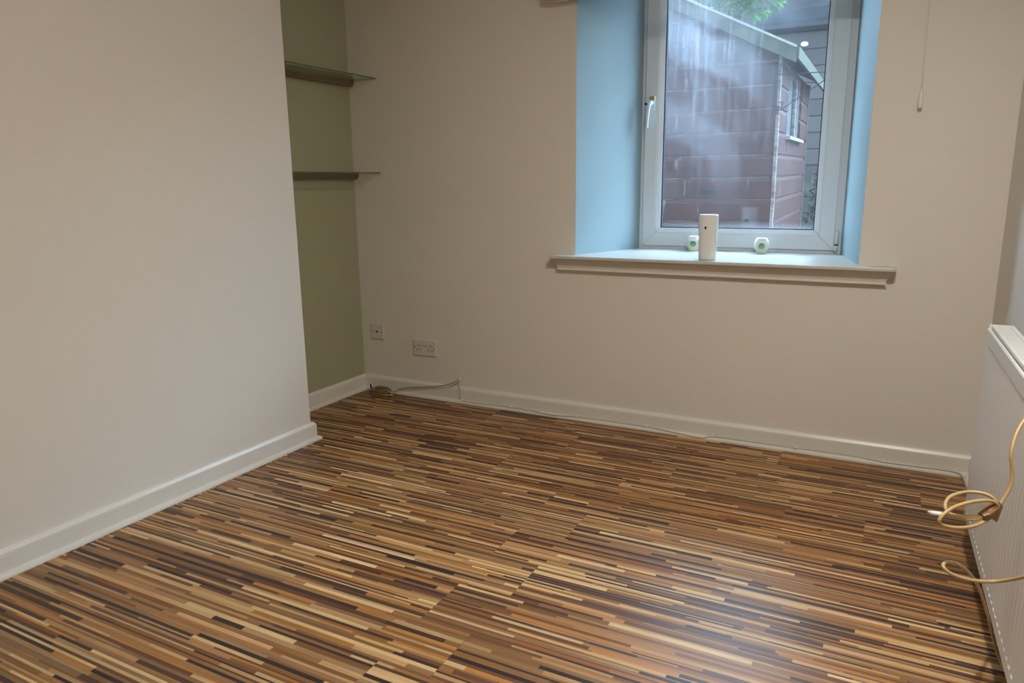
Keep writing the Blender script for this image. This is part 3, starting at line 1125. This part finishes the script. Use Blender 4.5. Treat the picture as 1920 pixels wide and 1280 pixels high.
# printed motif on the back of the housing (seen only mirrored in the glass)
b = bmesh.new()
for k in range(6):
    a = PI * (0.10 + 0.16 * k)
    ln = 0.026 if k % 2 else 0.020
    c, s = math.cos(a), math.sin(a)
    vv = [(0, 0), (c * ln * 0.5 - s * 0.004, s * ln * 0.5 + c * 0.004), (c * ln, s * ln), (c * ln * 0.5 + s * 0.004, s * ln * 0.5 - c * 0.004)]
    va = [b.verts.new((x * 0.8, 0.0378, 0.118 + z)) for x, z in vv]
    b.faces.new(va)
    vb_ = [b.verts.new((x * 0.8, 0.0362, 0.118 + z)) for x, z in vv]
    for i in range(4):
        j = (i + 1) % 4
        b.faces.new((va[i], va[j], vb_[j], vb_[i]))
box(b, -0.0012, 0.0012, 0.0362, 0.0378, 0.088, 0.121)
new_obj('printed_motif', b, M_MOTIF, fr)

for (x, y, lab) in ((1.770, 0.398, 'small rounded white gel pot with green label, half hidden by the air freshener'),
                    (2.096, 0.374, 'small rounded white gel pot with green label, standing alone on the sill')):
    gp = empty('gel_pot', (x, y, ZT), (0, 0, 0.30))
    tag(gp, lab, 'air freshener', 'gel pots on the sill')
    b = bmesh.new()
    lathe(b, [(0.019, 0.0), (0.0215, 0.002), (0.023, 0.010), (0.0285, 0.018), (0.0325, 0.030), (0.0335, 0.040), (0.0325, 0.052), (0.029, 0.062), (0.0265, 0.064), (0.0255, 0.070), (0.022, 0.0725)], 36, 1, 1, 2.9)
    new_obj('pot', b, M_WHITE, gp, True)
    b = bmesh.new()
    lathe(b, [(0.0, 0.0016), (0.0148, 0.0010), (0.0150, 0.0), (0.0150, -0.004)], 28, cap=False)
    for v in b.verts:
        v.co = Vector((v.co.x, -v.co.z, v.co.y))
    o = new_obj('round_label', b, M_LABEL, gp)
    o.location = (-0.004, -0.0328, 0.036)

# ------------------------------------------------------------------ outside: ground, shed, fence, plants
g = bbox_obj('ground', (-7, 11, YO, 10.0, -0.3, 0.0), M_GROUND)
tag(g, 'dark garden ground outside', kind='structure')

SX, SY = 1.884, 2.0
shed = empty('garden_shed', (SX, SY, 0.0), (0.012, 0.0, 0.022))
tag(shed, 'red-brown painted weatherboard garden shed outside the window', 'shed')
BH = 0.146
SL, SW = 1.96, 1.80


def board_mesh(length, axis, gable_z=None):
    """rebated weatherboard; length along axis, face proud by 12 mm, groove at the top edge"""
    b = bmesh.new()
    pr = [(0.0, -BH / 2 + 0.001), (0.013, -BH / 2 + 0.001), (0.015, -BH / 2 + 0.006), (0.014, BH / 2 - 0.030), (0.009, BH / 2 - 0.016), (0.005, BH / 2 - 0.010), (0.005, BH / 2 + 0.001), (0.0, BH / 2 + 0.001)]
    if axis == 'Y':
        sweep_strip(b, [[Vector((d, y, z)) for d, z in pr] for y in (-length / 2, length / 2)])
    elif gable_z is not None:
        sweep_strip(b, [[Vector((s_ * min(SW / 2, (2.435 - gable_z - z) / 0.5), -d, z)) for d, z in pr] for s_ in (-1, 1)])
    else:
        sweep_strip(b, [[Vector((x, -d, z)) for d, z in pr] for x in (-length / 2, length / 2)])
    bmesh.ops.recalc_face_normals(b, faces=b.faces)
    me = bpy.data.meshes.new('weatherboard')
    b.to_mesh(me)
    b.free()
    me.materials.append(M_SHED)
    return me


ms_full, ms_l, ms_r = board_mesh(SL, 'Y'), board_mesh(0.50, 'Y'), board_mesh(0.57, 'Y')
Z0 = 0.86 - 6 * BH + 0.02
k = 0
while True:
    z = Z0 + (k + 0.5) * BH
    if z > 1.93:
        break
    if 1.42 < z < 1.86:
        link_obj('weatherboard', ms_l, shed, (0, 0.25, z))
        link_obj('weatherboard', ms_r, shed, (0, SL - 0.285, z))
    else:
        link_obj('weatherboard', ms_full, shed, (0, SL / 2, z))
    k += 1
mf_full = board_mesh(SW, 'X')
k = 0
while True:
    z = Z0 + (k + 0.5) * BH
    if z > 2.36:
        break
    half = min(SW / 2, (2.435 - (z + BH / 2)) / 0.5)
    if half < 0.02:
        break
    link_obj('weatherboard', mf_full if half > SW / 2 - 0.01 else board_mesh(2 * half, 'X', z), shed, (-SW / 2, 0, z))
    k += 1
# shell behind the boards
b = bmesh.new()
box(b, -SW, -0.001, 0.001, 0.03, 0.0, 1.90)
box(b, -SW, -SW + 0.03, 0.03, SL, 0.0, 1.90)
box(b, -SW, -0.001, SL - 0.03, SL, 0.0, 1.90)
box(b, -0.03, -0.001, 0.03, SL, 0.0, 1.42)
box(b, -0.03, -0.001, 0.03, SL, 1.86, 1.93)
box(b, -0.03, -0.001, 0.03, 0.50, 1.42, 1.86)
box(b, -0.03, -0.001, 1.38, SL, 1.42, 1.86)
new_obj('wall_lining', b, M_SHED, shed)
bbox_obj('corner_batten', (0.0, 0.020, -0.020, 0.028, 0.02, 1.93), M_SHED, shed, 0.002)
bbox_obj('corner_batten', (-0.002, 0.020, SL - 0.02, SL + 0.02, 0.02, 1.93), M_BARGE, shed, 0.002)
# side window: two narrow panes in a red frame
wf = bbox_obj('window_mullion', (0.0, 0.022, 0.90, 0.95, 1.44, 1.87), M_SHED, shed, 0.002)
bbox_obj('window_ledge', (0.0, 0.045, 0.47, 1.42, 1.425, 1.45), M_EDGEW, shed, 0.003)
for y0_, y1_ in ((0.50, 0.90), (0.95, 1.385)):
    bbox_obj('window_pane', (-0.012, -0.006, y0_ - 0.005, y1_ + 0.005, 1.44, 1.87), M_SHEDPANE, shed)
# roof
PITCH_ = math.atan(0.5)
XE = 0.115
ridge = (-SW / 2, 2.30 + 0.5 * ((1.312 - SX) + SW / 2))
def roof_z(x): return ridge[1] - 0.5 * abs(x - ridge[0])
for s in (1, -1):
    b = bmesh.new()
    xe = ridge[0] + s * (SW / 2 + XE)
    pr = [(ridge[0], roof_z(ridge[0])), (xe, roof_z(xe)), (xe, roof_z(xe) - 0.022), (ridge[0], roof_z(ridge[0]) - 0.022)]
    sweep_strip(b, [[Vector((x, y, z)) for x, z in pr] for y in (-0.13, SL + 0.12)])
    new_obj('roof_panel', b, M_FELT, shed)
    b = bmesh.new()
    pr = [(ridge[0], roof_z(ridge[0]) + 0.004), (xe + s * 0.004, roof_z(xe) + 0.003), (xe + s * 0.004, roof_z(xe) - 0.012), (ridge[0], roof_z(ridge[0]) - 0.012)]
    sweep_strip(b, [[Vector((x, y, z)) for x, z in pr] for y in (-0.172, -0.168)])
    tag(new_obj('felt_edge', b, M_EDGEW, shed), 'pale edge of the roofing felt')
    b = bmesh.new()
    pr = [(ridge[0], roof_z(ridge[0]) - 0.006), (xe, roof_z(xe) - 0.006), (xe, roof_z(xe) - 0.095), (ridge[0], roof_z(ridge[0]) - 0.095)]
    sweep_strip(b, [[Vector((x, y, z)) for x, z in pr] for y in (-0.166, -0.130)])
    new_obj('bargeboard', b, M_BARGE, shed)
    b = bmesh.new()
    zt = roof_z(xe)
    pr = [(xe, zt + 0.004), (xe + s * 0.018, zt - 0.002), (xe + s * 0.018, zt - 0.075), (xe, zt - 0.075)]
    sweep_strip(b, [[Vector((x, y, z)) for x, z in pr] for y in (-0.15, SL + 0.12)])
    new_obj('fascia', b, M_BARGE, shed)
lt = bbox_obj('latch', (-0.455, -0.335, -0.024, -0.0155, 1.078, 1.102), M_IRON, shed, 0.002)
for x in (-0.44, -0.35):
    b = bmesh.new()
    tube(b, [(x, -0.020, 1.09), (x, -0.028, 1.09)], 0.006, 8)
    new_obj('bolt', b, M_IRON, lt)

# wrought iron scroll bracket on the shed corner
br = empty('scroll_bracket', (1.895, 1.955, 1.60))
tag(br, 'thin wrought iron scroll bracket at the shed corner', 'bracket')
b = bmesh.new()
tube(b, [(-0.012, 0, 0.208), (0.10, 0, 0.207), (0.34, 0, 0.205)], 0.0035, 6)
new_obj('arm', b, M_IRON, br, True)
b = bmesh.new()
sc = [(0.012, 0, 0.034), (0.022, 0, 0.042), (0.030, 0, 0.030), (0.020, 0, 0.006), (-0.004, 0, 0.012), (-0.010, 0, -0.006), (0.014, 0, -0.010), (0.060, 0, 0.018), (0.130, 0, 0.068), (0.220, 0, 0.122), (0.330, 0, 0.204)]
tube(b, catmull(sc, 6), 0.0035, 6)
new_obj('scroll', b, M_IRON, br, True)
b = bmesh.new()
box(b, -0.020, -0.008, -0.006, 0.006, -0.03, 0.24)
new_obj('back_bar', b, M_IRON, br)

# tall board fence behind the shed; unseen right run added to block low sky
fence = empty('board_fence', (3.0, 5.0, 0))
tag(fence, 'tall fence of weathered grey horizontal boards behind the shed', 'fence')
b = bmesh.new()
sweep_strip(b, [[Vector((x, -d, z)) for d, z in ((0, 0), (0.022, 0), (0.020, 0.150), (0.008, 0.150), (0.006, 0.162), (0, 0.162))] for x in (-6.0, 6.0)])
bmesh.ops.recalc_face_normals(b, faces=b.faces)
mfb = bpy.data.meshes.new('fence_board')
b.to_mesh(mfb)
b.free()
mfb.materials.append(M_FENCE)
for i in range(16):
    link_obj('fence_board', mfb, fence, (0, 0, 0.02 + i * 0.160))
for x in (-5.0, -3.4, -1.9, -0.3, 1.3, 2.9, 4.5, 5.9):
    bbox_obj('post', (x - 0.05, x + 0.05, 0.001, 0.10, 0, 2.58), M_FENCE, fence)
bbox_obj('cap_rail', (-6.05, 6.05, -0.05, 0.06, 2.585, 2.63), M_SLATE, fence, 0.004)

ob = empty('neighbouring_outbuilding', (3.0, 5.3, 0))  # lengthened to the right, out of view, to block low sky
tag(ob, 'dark slate roof of a neighbouring outbuilding above the fence', 'building')
bbox_obj('wall', (-6.0, 6.0, 0.15, 3.6, 0, 2.45), M_RENDER, ob)
for i in range(9):
    z, y = 2.50 + i * 0.16, 0.0 + i * 0.20
    b = bmesh.new()
    sweep_strip(b, [[Vector((x, yy, zz)) for yy, zz in ((y, z), (y + 0.22, z + 0.174), (y + 0.22, z + 0.160), (y, z - 0.014))] for x in (-6.2, 6.2)])
    new_obj('slate_course', b, M_SLATE, ob)

b = bmesh.new()
lathe(b, [(0.0, 0.0), (0.035, 0.004), (0.048, 0.020), (0.045, 0.045), (0.028, 0.062), (0.0, 0.066)], 16, 1.15, 0.8, cap=False)
for v in b.verts:
    v.co = Vector((v.co.x, -v.co.z, v.co.y)) * 0.62
o = new_obj('bulkhead_lamp', b, M_WHITE, None, True, (1.664, 4.979, 2.462))
tag(o, 'small round white fitting on the grey fence boards', 'lamp')


def foliage(name, label, cat, base, blobs, nleaf, size, mat, stems, seed):
    rnd = random.Random(seed)
    root = empty(name, base)
    tag(root, label, cat)
    b = bmesh.new()
    for i in range(nleaf):
        bl = rnd.choices(blobs, [q[2] if len(q) > 2 else 1 for q in blobs])[0]
        c, rr = bl[0], bl[1]
        big = 2.2 if c[2] > 4 else 1.0  # larger leaves close up the added high crown
        while True:
            p = Vector((rnd.uniform(-1, 1), rnd.uniform(-1, 1), rnd.uniform(-1, 1)))
            if p.length < 1:
                break
        p = Vector(c) + Vector((p.x * rr[0], p.y * rr[1], p.z * rr[2]))
        R = Matrix.Rotation(rnd.uniform(0, 6.28), 3, 'Z') @ Matrix.Rotation(rnd.uniform(-0.9, 0.9), 3, 'X') @ Matrix.Rotation(rnd.uniform(-0.6, 0.6), 3, 'Y')
        s = size * big * rnd.uniform(0.6, 1.25)
        pts_ = [(0, 0, 0), (0.28 * s, 0.35 * s, 0.05 * s), (0.22 * s, 0.72 * s, 0.03 * s), (0, 1.1 * s, -0.08 * s), (-0.22 * s, 0.72 * s, 0.03 * s), (-0.28 * s, 0.35 * s, 0.05 * s)]
        v = [b.verts.new(p + R @ Vector(q)) for q in pts_]
        b.faces.new((v[0], v[1], v[2], v[3]))
        b.faces.new((v[0], v[3], v[4], v[5]))
    tag(new_obj('leaves', b, mat, root, recalc=False), kind='stuff')
    for st in stems:
        b = bmesh.new()
        pp = catmull(st, 5)
        tube(b, pp, [0.022 - 0.016 * i / len(pp) for i in range(len(pp))], 7)
        new_obj('branch', b, M_BARK, root, True)


foliage('leafy_tree', 'bright green leafy tree overhanging the shed roof, with an added unseen crown blocking high sky', 'tree', (1.05, 4.25, 0.0),
        [((-0.1, 0, 2.95), (0.38, 0.30, 0.22), 5), ((0.25, -0.1, 2.78), (0.28, 0.25, 0.17), 4), ((0.02, 0.05, 3.3), (0.50, 0.35, 0.30), 4), ((-0.35, 0.1, 3.1), (0.35, 0.3, 0.3), 3),
         ((0.75, -1.55, 5.0), (2.2, 1.25, 0.55), 46), ((-1.2, -0.9, 4.8), (1.0, 1.1, 0.5), 10)],  # high crown added out of view to keep high sky off the sill
        6200, 0.085, M_LEAF_B, [[(0, 0, 0), (0.03, 0, 1.2), (-0.05, 0, 2.4), (0, 0, 3.3), (0.3, -0.6, 4.3), (0.8, -1.5, 5.0), (1.6, -2.0, 5.2)], [(-0.03, 0, 2.2), (0.15, -0.05, 2.6), (0.35, -0.1, 2.85)],
                                [(-0.03, 0, 2.3), (-0.2, 0.05, 2.7), (-0.4, 0.1, 3.1), (-0.9, -0.6, 4.5)]], 21)
foliage('garden_bush', 'dark leafy bush growing beside the shed', 'bush', (2.02, 4.45, 0.0),
        [((0.02, 0, 1.0), (0.22, 0.22, 0.30)), ((-0.03, 0, 0.62), (0.28, 0.25, 0.34)), ((0.18, 0.1, 0.3), (0.35, 0.25, 0.3))],
        1300, 0.06, M_LEAF_D, [[(0, 0, 0), (0.02, 0, 0.5), (-0.02, 0, 1.15)], [(0.02, 0, 0.3), (0.12, 0.05, 0.7), (0.15, 0.05, 1.0)]], 22)
